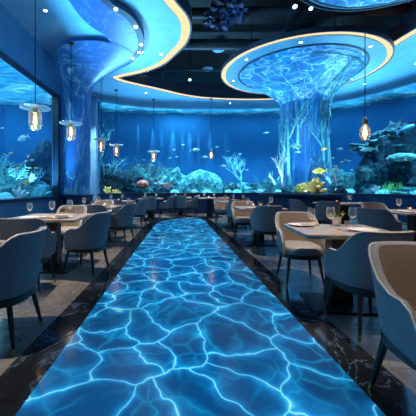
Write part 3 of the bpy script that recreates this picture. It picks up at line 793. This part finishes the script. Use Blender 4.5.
def track(x, y, z, label, mat='lamp_blue'):
    t = thing('track_spotlight', label, 'spotlight', (x, y, z), group='spotlights in the black ceiling')
    MB().tube([(0, 0, .12), (0, 0, 6.1-z)], .015, 6).build('rod', M['darkmetal'], t)
    MB().tube([(0, .02, .14), (0, -.03, 0), (0, -.035, -.012)], [.05, .065, .06], 16).build('head', M['darkmetal'], t)
    MB().tube([(0, -.036, -.013), (0, -.039, -.02)], [.05, .05], 16).build('lens', M[mat], t)
track(.42, 10.0, 5.0, 'glowing blue spotlight in the middle of the black ceiling opening')
track(-1.05, 9.6, 5.15, 'small warm spotlight at the left tip of the black ceiling', 'lamp_led')
track(2.7, 6.5, 5.35, 'bright blue spotlight above the rim of the large canopy')
track(3.4, 7.2, 5.75, 'blue spotlight behind the bright one, above the large canopy')
# flower-like chandelier
ch = thing('chandelier', 'dark blue cluster chandelier of curled glass petals hanging in black ceiling', 'chandelier', (1.2, 7.1, 5.55)); ch.scale = (1.25, 1.25, .9)
rnd = random.Random(5); pm = None
for i in range(98):
    d = Vector((rnd.gauss(0, 1), rnd.gauss(0, 1), rnd.gauss(0, .8))).normalized()*rnd.uniform(.15, 1)
    if pm is None:
        m = MB(); r = .07; ring = [Vector((r*math.cos(q*PI/4), r*math.sin(q*PI/4), .028*math.cos(q*PI/2))) for q in range(8)]
        m.add([Vector((0, 0, .02))]+ring+[Vector((0, 0, -.01))], [(0, q+1, (q+1) % 8+1) for q in range(8)]+[(9, (q+1) % 8+1, q+1) for q in range(8)])
        o = m.build('glass_petal', M['petal'], ch, smooth=False); pm = o
    else:
        o = pm.copy(); COL.objects.link(o); o.parent = ch
    o.location = (d.x*.5, d.y*.5, d.z*.3); o.rotation_euler = (rnd.uniform(0, 6), rnd.uniform(0, 6), 0); o.scale = (rnd.uniform(.7, 1.3),)*3
MB().tube([(0, 0, 0), (0, 0, .75)], .02, 8).build('stem', M['darkmetal'], ch)
m = MB()
for i in range(14):
    a = 2*PI*i/14; m.tube([(0, 0, .1), (.25*math.cos(a), .25*math.sin(a), .12), (.42*math.cos(a), .42*math.sin(a), -.02)], .008, 5)
m.build('arms', M['darkmetal'], ch)

# ------------------------------------------------------------------ reef: rocks, corals, fish
def rock(label, c, sc, seed, mat='rock', name='reef_rock', sub=4, amp=.45, freq=1.6, cat='rock', group=None):
    def fn(d):
        p = d*freq+Vector((seed*3.1, seed*1.7, seed*.9))
        return 1+amp*noise.fractal(p, .8, 2.1, 5)+.2*amp*noise.noise(d*9+p)
    o = MB().ico((0, 0, 0), 1, sub, sc, fn).build(name, M[mat]); o.location = c
    return tag(o, label, cat, group)
def branch(seed, h, r, spread=.55, up=.75, depth=4, nb=3, n=6, jit=.25, flat=1):
    rnd = random.Random(seed); m = MB()
    def go(p, d, L, rad, dep):
        pts = [p]; rr = [rad]
        for i in range(3):
            d = (d+Vector((rnd.uniform(-jit, jit), rnd.uniform(-jit, jit)*flat, rnd.uniform(0, jit*.6)))).normalized()
            p = p+d*L/3; pts.append(p); rr.append(rad*(1-.22*(i+1)/1.5 if dep else 1-.3*(i+1)))
        rr = [max(q, rad*.28) for q in rr]
        m.tube(pts, rr, n)
        if dep > 0:
            for k in range(nb if dep > 1 else max(2, nb-1)):
                nd = (d*up+Vector((rnd.uniform(-1, 1)*spread*1.5, rnd.uniform(-1, 1)*spread*1.5*flat, rnd.uniform(-.1, .8)*spread))).normalized()
                q = pts[rnd.choice((2, 3, 3))]
                go(q, nd, L*rnd.uniform(.62, .82), rad*.66, dep-1)
    k = sum(.72**i for i in range(depth+1))
    go(Vector((0, 0, 0)), Vector((0, 0, 1)), h/k*1.12, r, depth)
    return m
def clump(seed, r, n=18):
    """cluster of short blunt fingers"""
    rnd = random.Random(seed); m = MB()
    for i in range(n):
        a = rnd.uniform(0, 2*PI); e = rnd.uniform(.25, 1.5); L = r*rnd.uniform(.55, 1.0)
        d = Vector((math.cos(a)*math.cos(e), math.sin(a)*math.cos(e), math.sin(e)))
        m.tube([(0, 0, 0), d*L*.5, d*L*.85, d*L, d*L*1.04], [r*.13, r*.11, r*.12, r*.1, r*.03], 7)
    return m
def dome(seed, r):
    def fn(d): return 1+.10*noise.noise(d*5+Vector((seed, 0, 0)))+.07*math.sin(14*d.x+3*noise.noise(d*3))*abs(d.z)
    return MB().ico((0, 0, 0), r, 4, (1, 1, .7), fn)
def grass(seed, h, n=26, spread=.18):
    rnd = random.Random(seed); m = MB()
    for i in range(n):
        x, y = rnd.gauss(0, spread*.5), rnd.gauss(0, spread*.5); lx, ly = rnd.uniform(-.35, .35)*h, rnd.uniform(-.35, .35)*h; hh = h*rnd.uniform(.6, 1)
        m.tube([(x, y, 0), (x+lx*.3, y+ly*.3, hh*.5), (x+lx, y+ly, hh)], [.016*h/.4, .013*h/.4, .002], 5)
    return m
def fern(seed, h, n=7, m=None):
    rnd = random.Random(seed); m = m or MB()
    for i in range(n):
        a = rnd.uniform(-1.1, 1.1); L = h*rnd.uniform(.6, 1.0); d = Vector((math.sin(a), rnd.uniform(-.25, .25), math.cos(a))).normalized()
        pts = [d*L*k/7+Vector((.10*h*math.sin(k*.5)*(1 if a > 0 else -1), 0, 0)) for k in range(8)]
        m.tube(pts, [.02*h*(1-k/9) for k in range(8)], 5)
        for k in range(2, 8):
            sd = Vector((d.z, 0, -d.x))
            for s_ in (-1, 1):
                q = pts[k]; m.tube([q, q+sd*s_*L*.09+d*L*.05, q+sd*s_*L*.15+d*L*.13], [.011*h, .009*h, .002*h], 4)
    return m
def plant(mb, name, mat, loc, label, cat='coral', group=None, rz=0):
    o = mb.build(name, M[mat]); o.location = loc; o.rotation_euler = (0, 0, rz); return tag(o, label, cat, group)
def at(px, py, y): return (px-PX)*y/F, y, EYE+(PY-py)*y/F
ZS = .86
# back aquarium, left part
rock('dark reef mound at the left end of the back aquarium', (-3.15, 13.2, 1.25), (.95, .6, .85), 1, 'rockdark')
rock('dark low reef rock left of the pink anemone', (-2.35, 13.4, 1.15), (.75, .6, .6), 2, 'rockdark')
rock('teal reef rock behind the pink anemone', (-1.3, 14.3, 1.25), (1.3, .6, .95), 3, 'rock')
rock('pale cyan-topped reef ridge right of the pink anemone', (-.4, 14.2, 1.05), (1.0, .6, .95), 4, 'rockpale')
rock('large pale dome-shaped rock in the middle of the back aquarium', (1.15, 13.9, 1.0), (1.15, .7, 1.0), 5, 'rockpale', amp=.10)
rock('low dark rock right of the dome-shaped rock', (2.25, 14.0, .95), (.7, .5, .45), 6, 'rock')
rock('low teal rock under the fern coral', (3.25, 14.1, .95), (.9, .5, .45), 7, 'rockpale')
rock('low reef rock left of the coral column', (4.35, 14.0, .95), (.7, .5, .55), 8, 'rock')
plant(branch(44, 3.3, .085, .5, .95, 4, 3, jit=.16), 'branch_coral', 'cteal', (-3.3, 12.75, 1.0), 'tall dark branching coral beside the pale blue window post')
plant(branch(22, 1.9, .05, .7, .8, 4, 3), 'branch_coral', 'ccyan', (-3.5, 12.95, ZS), 'pale branching coral at the foot of the tall dark one')
plant(fern(23, 1.35, 8), 'fern_coral', 'cteal', (-2.1, 13.2, 1.25), 'teal feathery coral left of the pink anemone')
plant(fern(24, 1.0, 7), 'fern_coral', 'ccyan', (-1.25, 13.5, 1.5), 'pale feathery coral behind the pink anemone')
plant(dome(1, .28), 'anemone', 'cpink', (-1.62, 12.95, 1.3), 'round pink anemone in the left of the back aquarium', 'anemone')
rock('small dark rock the pink anemone sits on', (-1.62, 13.0, .98), (.48, .3, .22), 31, 'rock', sub=3)
plant(clump(3, .34, 16), 'finger_coral', 'cyellow', (-3.05, 12.15, .9), 'yellow finger coral at the left end of the back aquarium')
plant(clump(33, .25, 14), 'finger_coral', 'corange', (-2.72, 12.3, ZS), 'orange finger coral right of the yellow one')
plant(clump(4, .30, 18), 'finger_coral', 'cwhite', (-.85, 13.1, 1.25), 'white finger coral with pink tint right of the pink anemone')
plant(clump(5, .26, 16), 'finger_coral', 'cpink', (-.5, 13.0, 1.12), 'small pink finger coral between white coral and dome rock')
rock('small reef rock under the white finger coral', (-.7, 13.2, 1.0), (.6, .3, .28), 32, 'rock', sub=3)
plant(branch(27, 2.0, .05, .8, .75, 5, 3), 'fern_coral', 'ccyan', (3.05, 13.6, .95), 'large pale fern-like coral rising left of the coral column')
plant(fern(26, 1.0, 6), 'fern_coral', 'cteal', (3.75, 13.4, ZS), 'smaller teal fern coral next to the large fern-like one')
# right reef
rock('huge dark reef rock filling the right of the back aquarium', (9.4, 12.0, 1.9), (1.25, .8, 1.75), 9, 'rockdark', amp=.5)
rock('rocky ledge jutting left from the huge reef rock', (8.55, 12.0, 2.85), (1.0, .5, .28), 10, 'rock', amp=.6)
rock('upper rocky ledge on top of the huge reef rock', (9.2, 11.9, 3.35), (.75, .5, .3), 11, 'rock', amp=.6)
rock('leaning rock at the left foot of the huge reef rock', (8.1, 11.8, 1.35), (.5, .5, .85), 12, 'rock', amp=.5)
plant(MB().ico((0, 0, 0), 1, 4, (.55, .4, .19), lambda d: 1+.12*noise.noise(d*4)-(.25 if d.z < -.3 else 0)), 'plate_coral', 'cplate', (8.75, 10.9, 2.3), 'lens-shaped pale plate coral below the rocky ledge, right side')
rock('stone stub that carries the plate coral', (8.95, 11.3, 2.05), (.35, .5, .22), 41, 'rock', sub=3)
rock('reef rock covered in pale coral right of the coral column', (6.9, 12.3, 1.15), (.95, .45, .7), 13, 'rockpale', amp=.5)
rock('low reef rock between the column and the pale reef rock', (5.9, 12.8, 1.0), (.75, .45, .55), 14, 'rockpale', amp=.5)
rock('flat pale sand-covered rock at the right photo edge', (9.2, 10.7, .95), (1.0, .6, .22), 15, 'rockpale')
rock('small brown rock at the right photo edge', (9.05, 10.4, 1.3), (.42, .25, .22), 16, 'rockdark', sub=3)
plant(grass(7, .55, 34, .4), 'sea_grass', 'cgreen', (8.25, 10.75, ZS+.05), 'tuft of bright green sea grass at the right of the back aquarium', 'plant')
plant(fern(27, .75, 7), 'fern_coral', 'ccyan', (6.6, 11.95, 1.1), 'feathery cyan coral right of the coral column, near the glass')
cl = []
rnd = random.Random(12)
spots = [(x, 12.75+rnd.uniform(0, .9)) for x in (-2.6, -1.95, -1.1, -.15, .3, .75, 1.35, 1.85, 2.4, 2.8, 3.4, 3.95, 4.6)]
for i, (x, y) in enumerate(spots):
    o = plant(clump(50+i, rnd.uniform(.2, .34), 16) if i % 3 else dome(i, .22), 'reef_coral', ('ccyan', 'cteal', 'cwhite')[i % 3] if i > 2 else 'cteal', (x, y, ZS+.03), '', 'coral', 'small corals on the sand, left half of the back aquarium'); cl.append(o)
order(cl, '{o} of the small corals along the sand left of the coral column')
cl = []
for i, (x, y) in enumerate(((5.5, 12.45), (6.0, 12.3), (6.5, 12.1), (7.1, 11.75), (7.35, 11.85), (7.75, 11.3), (8.0, 10.9), (8.0, 11.3), (8.6, 10.4), (8.75, 10.1), (9.3, 10.0))):
    o = plant(clump(80+i, rnd.uniform(.24, .38), 18) if i % 3 else dome(i+20, .26), 'reef_coral', ('ccyan', 'cwhite', 'cteal')[i % 3], (x, y, ZS+.03), '', 'coral', 'small corals on the sand, right half of the back aquarium'); cl.append(o)
order(cl, '{o} of the small corals along the sand right of the coral column')
# plinth corals around the column
PZ = .98
plant(branch(61, 1.25, .05, .6, .8, 4, 3), 'branch_coral', 'cwhite', (CX-.92, CY-.6, PZ), 'white branching coral at the left foot of the coral column')
plant(branch(62, .75, .045, .7, .7, 3, 3), 'branch_coral', 'ccyan', (CX-1.1, CY-.25, PZ), 'short cyan branching coral at the left rim of the plinth')
plant(clump(63, .5, 30), 'finger_coral', 'corange', (CX-.12, CY-1.05, PZ), 'orange finger coral cluster at the front of the plinth')
plant(clump(64, .3, 18), 'finger_coral', 'cyellow', (CX-.55, CY-.95, PZ), 'yellow finger coral left of the orange cluster on the plinth')
plant(branch(65, .95, .05, .8, .7, 4, 3), 'branch_coral', 'cnavy', (CX+.42, CY-.95, PZ), 'dark blue branching coral at the front right of the plinth')
plant(clump(66, .3, 18), 'finger_coral', 'cteal', (CX+.78, CY-.75, PZ), 'teal finger coral at the right rim of the plinth')
plant(branch(67, .95, .028, .5, .9, 3, 2), 'branch_coral', 'cpink', (CX+1.02, CY-.4, PZ), 'thin pink branching coral at the right foot of the coral column')
rock('pale stone on the plinth left of the orange coral', (CX-.82, CY-.88, PZ+.08), (.26, .16, .14), 51, 'rockpale', sub=3)
rock('brown stone on the plinth below the dark blue coral', (CX+.6, CY-1.06, PZ+.08), (.2, .16, .14), 52, 'rockdark', sub=3)
# corals on the ledge of the wave column
plant(branch(71, .7, .035, .7, .7, 4, 3), 'branch_coral', 'cteal', (-2.82, 7.9, .955), 'teal branching coral on the ledge of the wave column')
plant(clump(72, .22, 16), 'finger_coral', 'ccyan', (-3.02, 7.92, .955), 'cyan finger coral on the ledge of the wave column')
# left aquarium
def L(px, py, y): return at(px, py, y)
rock('dark cone-shaped rock at the right of the left aquarium', (-4.35, 9.1, 1.35), (.55, .5, 1.25), 17, 'rockdark', amp=.25)
rock('pale coral-covered rock at the left photo edge in the left aquarium', (-4.5, 6.9, 1.05), (.6, .75, .55), 18, 'rockpale', amp=.5)
rock('pale reef rock in the middle of the left aquarium', (-4.4, 7.9, 1.0), (.5, .6, .5), 19, 'rockpale', amp=.5)
rock('teal reef rock at the back of the left aquarium', (-5.6, 9.7, 1.2), (.8, .5, .8), 20, 'rock', amp=.5)
rock('small pale stone before the cone-shaped rock in the left aquarium', (-3.95, 8.2, 1.0), (.24, .35, .3), 42, 'rockpale', sub=3)
plant(fern(73, .8, 8), 'fern_coral', 'ccyan', (-4.05, 6.6, 1.2), 'cyan feathery coral at the left photo edge in the left aquarium')
plant(fern(74, .55, 6), 'fern_coral', 'cwhite', (-4.0, 7.2, 1.2), 'white feathery coral beside the cyan one in the left aquarium')
plant(branch(75, .6, .03, .7, .7, 4, 3), 'branch_coral', 'ccyan', (-4.15, 8.3, 1.1), 'cyan branching coral left of the cone-shaped rock')
plant(clump(76, .2, 16), 'finger_coral', 'corange', (-3.85, 7.0, 1.15), 'orange finger coral in the left aquarium near the glass')
cl = []
for i, (x, y) in enumerate(((-3.85, 6.2), (-3.8, 6.65), (-3.85, 7.35), (-3.8, 7.75), (-4.0, 8.1), (-3.8, 8.5), (-4.1, 8.75))):
    cl.append(plant(clump(90+i, rnd.uniform(.2, .3), 16) if i % 2 else dome(i+40, .2), 'reef_coral', ('ccyan', 'cwhite', 'cteal')[i % 3], (x, y, ZS+.05), '', 'coral', 'small corals on the sand of the left aquarium'))
order(cl, '{o} of the small corals along the glass of the left aquarium')

def make_fish(mat, tall=.32, L_=1.0):
    """nose towards +x, length about 1"""
    t = thing('fish', '', 'fish')
    st = [(-.36, .045), (-.25, .08), (-.1, .2), (.08, .27), (.25, .25), (.38, .17), (.46, .08), (.5, .02)]
    n = 14
    MB().rings([[(x, .42*r*tall/.32*math.cos(2*PI*j/n), r*tall/.32*math.sin(2*PI*j/n)*.72) for j in range(n)] for x, r in st]).build('body', M[mat], t)
    def fin(pts, th=.012):
        m_ = MB(); a = [(x, -th, z) for x, z in pts]; c = [(x, th, z) for x, z in pts]; return m_.rings([a, c])
    fin([(-.33, .03), (-.52, .2), (-.46, 0), (-.52, -.2), (-.33, -.03)]).build('tail_fin', M[mat], t)
    h = .17*tall/.32
    fin([(.2, h*.9), (.05, h+.1), (-.2, h*.5+.07), (-.24, h*.3)]).build('dorsal_fin', M[mat], t)
    fin([(.05, -h*1.05), (-.1, -h-.07), (-.22, -h*.55), (-.2, -h*.3)]).build('belly_fin', M[mat], t)
    for s_ in (-1, 1): MB().ico((.39, s_*.055*tall/.32, .03), .018, 2).build('eye', M['black'], t)
    return t
FP = {}
def fish(mat, px, py, y, length, label, face=1, pitch=0, tall=.32, group=None):
    key = (mat, tall)
    o = FP[key] if key not in FP and FP.setdefault(key, make_fish(mat, tall)) else copy_tree(FP[key])
    o.location = at(px, py, y); o.scale = (length,)*3
    o.rotation_euler = (0, -math.radians(pitch), random.uniform(-.3, .3)+(0 if face > 0 else PI)); o['label'] = label
    if group: o['group'] = group
    return o
fish('fsilver', 23, 138, 8.0, .38, 'largest silvery fish in the left aquarium', -1, -20)
A = [fish('fyellow', px, py, 8.0+i*.1, .14, '', (-1)**i, 0, group='small yellow fish in the left aquarium') for i, (px, py) in enumerate(((11, 153), (18, 168), (30, 168), (36, 168)))]
order(A, '{o} small yellow fish in the left aquarium')
A = [fish('fsilver', px, py, 7.9, .13, '', 1, 0, group='tiny silvery fish in the left aquarium') for px, py in ((32, 160), (26, 161), (2, 128))]
order(A, '{o} tiny silvery fish in the left aquarium')
fish('fsilver', 195, 150, 13.2, .5, 'silvery fish left of the small middle bulb pendant', 1, 0, .24)
fish('fsilver', 206, 157, 13.0, .36, 'silvery fish just below and left of the small middle bulb pendant', -1, 0, .24)
fish('fsilver', 223, 166, 13.0, .34, 'silvery fish above the dome rock, right side', 1, 0, .24)
fish('fgreen', 266, 133, 13.2, .28, 'lone teal fish high to the left of the coral column', 1, 0, .26)
A = [fish('fsilver', px, py, 13+(i % 4)*.3, .17, '', (-1)**i, 0, .26, 'tiny fish scattered over the middle of the back aquarium') for i, (px, py) in enumerate(((139, 165), (144, 160), (152, 165), (170, 158), (174, 150), (177, 157), (183, 145), (217, 147), (228, 151), (240, 154), (247, 170)))]
order(A, '{o} of the tiny pale fish in the middle of back aquarium')
fish('fgreen', 295, 146, 8.7, .42, 'dark teal fish swimming before the coral column', 1, 0, .24)
fish('fyellow', 320, 171, 8.5, .42, 'large yellow fish swimming before the coral column', -1, -4, .34)
fish('forange', 324, 149, 8.6, .2, 'small orange fish at the right of the coral column', 1, 15, .34)
fish('fsilver', 298, 152, 8.6, .16, 'tiny pale fish just below the dark teal fish', 1, 0, .26)
fish('fgreen', 340, 149, 11.9, .3, 'green fish between the coral column and the bare bulb', 1, 0, .3)
A = [fish('forange', px, py, 12.0, .15, '', 1, 0, .3, 'tiny orange fish right of the coral column') for px, py in ((342, 162), (346, 160), (336, 166))]
order(A, '{o} of the tiny orange fish right of the coral column')
A = [fish('fsilver', px, py, 12.0, .15, '', -1, 0, .26, 'tiny pale fish right of the coral column') for px, py in ((349, 161), (333, 158), (352, 170))]
order(A, '{o} of the tiny pale fish below the bare bulb')
fish('fgreen', 369, 149.5, 10.9, .62, 'long grey-green fish left of the rocky ledge', -1, -4, .16)
fish('fblue', 406, 128.5, 10.3, .74, 'large blue fish swimming upward at the right photo edge', 1, 22, .2)
fish('fyellow', 405, 160, 10.3, .16, 'tiny yellow fish at the right tip of the plate coral', -1, 0, .34)

# ------------------------------------------------------------------ light
BL = (.30, .80, 1.0)
bdn = offs(bd, -.75)
def bdpt(u, off=0):
    k = u*(len(bd)-1); i = min(int(k), len(bd)-2); return bdn[i].lerp(bdn[i+1], k-i)
for x, y in ((-2.4, 13.1), (0, 13.3), (2.5, 13.4), (5.0, 13.2), (7.9, 12.0), (9.3, 9.6)):
    light('AREA', (x, y, 5.05), 95 if x < -1 else 150, BL, size=(2.4, .7), target=(x, y+.1, 0), spread=100)
# washers along the top of the backdrop
for (x, y), (nx, ny), e in (((-3.3, 13.9), (-.4, .9), 8), ((-1.4, 14.6), (-.1, 1), 18), ((.4, 14.9), (0, 1), 50), ((3.6, 14.9), (0, 1), 14), ((6.2, 14.5), (.2, 1), 20), ((8.3, 13.6), (.4, .9), 14), ((10.0, 11.6), (.8, .5), 12)):
    light('AREA', (x, y, 5.05), e, BL, size=(2.2, .3), target=(x+nx*.9, y+ny*.9, 2.6))
# lamps above the translucent water surfaces
for x, y in ((-2.6, 13.6), (-.2, 14.0), (2.4, 14.1), (5.0, 13.9), (7.6, 13.0), (9.6, 11.0), (10.2, 8.5)):
    light('AREA', (x, y, 5.55), 36, (.4, .85, 1), size=(2.4, 2.0))
for y in (4.0, 6.5, 9.0):
    light('AREA', (-5.2, y, 5.2), 55, (.4, .85, 1), size=(2.6, 2.4))
for y, e in ((9.2, 90), (6.2, 90), (2.5, 60)):
    light('AREA', (-5.0, y, 4.05), e, BL, size=(1.2, 2.4), target=(-5.5, y, 0))
# added slit spots streaking the backdrop, imitating light shafts in the water
def beam(x, y, dx, e, n=(0, 1), w=.13):
    o = light('SPOT', (x, y, 5.12), e, (.3, .85, 1), .02, target=(x+dx+n[0]*.75, y+n[1]*.75, 3.1), cone=46, blend=1)
    o.scale = (w*1.5, 1, 1); o.data.energy = e*1.8
for x, dx, e, w in ((-2.0, -.35, 70, .12), (-1.2, -.25, 130, .16), (-.75, -.2, 90, .09), (-.2, -.1, 200, .2), (.25, 0, 130, .09), (.6, .05, 230, .16), (1.05, .1, 120, .09), (1.6, .2, 130, .16), (2.4, .3, 70, .12)):
    beam(x, 15.05, dx, e, w=w)
for x, y, dx, e, w in ((5.6, 14.75, .1, 110, .14), (6.5, 14.4, .15, 150, .2), (7.3, 14.15, .2, 90, .12)):
    beam(x, y, dx, e, (.2, .97), w)
light('SPOT', (-2.75, 9.5, 4.66), 650, (.55, .82, 1), .03, target=(-3.2, 10.8, 1.8), cone=50, blend=.8)  # spot added to brighten the pale post, no fixture built here
light('SPOT', (-1.5, 12.7, 4.9), 130, (1, .85, .8), .03, target=(-1.6, 12.95, 1.2), cone=12)  # accent spot added to bring out the pink anemone
light('SPOT', (-2.8, 12.0, 4.6), 260, (1, .85, .7), .03, target=(-2.95, 12.15, 1.0), cone=14)  # accent spot added for the yellow and orange corals
for a, e, c_ in ((-2.5, 320, (.3, .82, 1)), (-1.75, 300, (.45, .86, 1)), (-.9, 320, (.3, .82, 1))):
    light('SPOT', (3.5+1.93*math.cos(a), 8.1+1.79*math.sin(a), 4.46), e, c_, .04, target=(CX+.25*math.cos(a), CY-.75, 2.0), cone=48, blend=.9)
# plinth uplights
for a in (-2.75, -1.95, -1.25, -.1):
    light('SPOT', (CX+1.3*math.cos(a), CY+1.3*math.sin(a), 1.02), 170, (.4, .85, 1), .04, target=(CX+.65*math.cos(a), CY+.65*math.sin(a), 4.2), cone=70)
# warm downlights above the tables
for key in TB:
    t, x, y, d_, l_ = TB[key]
    light('SPOT', (x*(.97), y, 4.45 if key not in ('R2', 'R3', 'Q1', 'Q2') else 4.4), {'R0': 420, 'R1': 900, 'L0': 1000, 'L1': 1300, 'L2': 1200}.get(key, 800), (1, .76, .52), .05, target=(x, y, 0), cone=40, blend=.8)
# area lights added low behind the glass, standing in for aquarium glow
for y in (3.5, 5.5, 7.2):
    light('AREA', (XL-.35, y, 1.3), 110, (.22, .68, 1), size=(1.6, .5), target=(-1.4, y, 4.7), spread=110)
for x, y, tx, ty in ((-1.6, 12.6, -1.0, 9), (1.2, 12.85, 1.2, 9.5), (6.8, 11.8, 5.6, 9.5), (8.4, 9.6, 6.0, 8.0), (8.9, 6.5, 5.5, 6)):
    light('AREA', (x, y, 1.4), 70, (.22, .65, 1), size=(2.0, .6), target=(tx, ty, 4.7), spread=95)
W = bpy.data.worlds.new('world'); S.world = W; W.use_nodes = True
W.node_tree.nodes['Background'].inputs[0].default_value = (.02, .06, .15, 1)
W.node_tree.nodes['Background'].inputs[1].default_value = .15
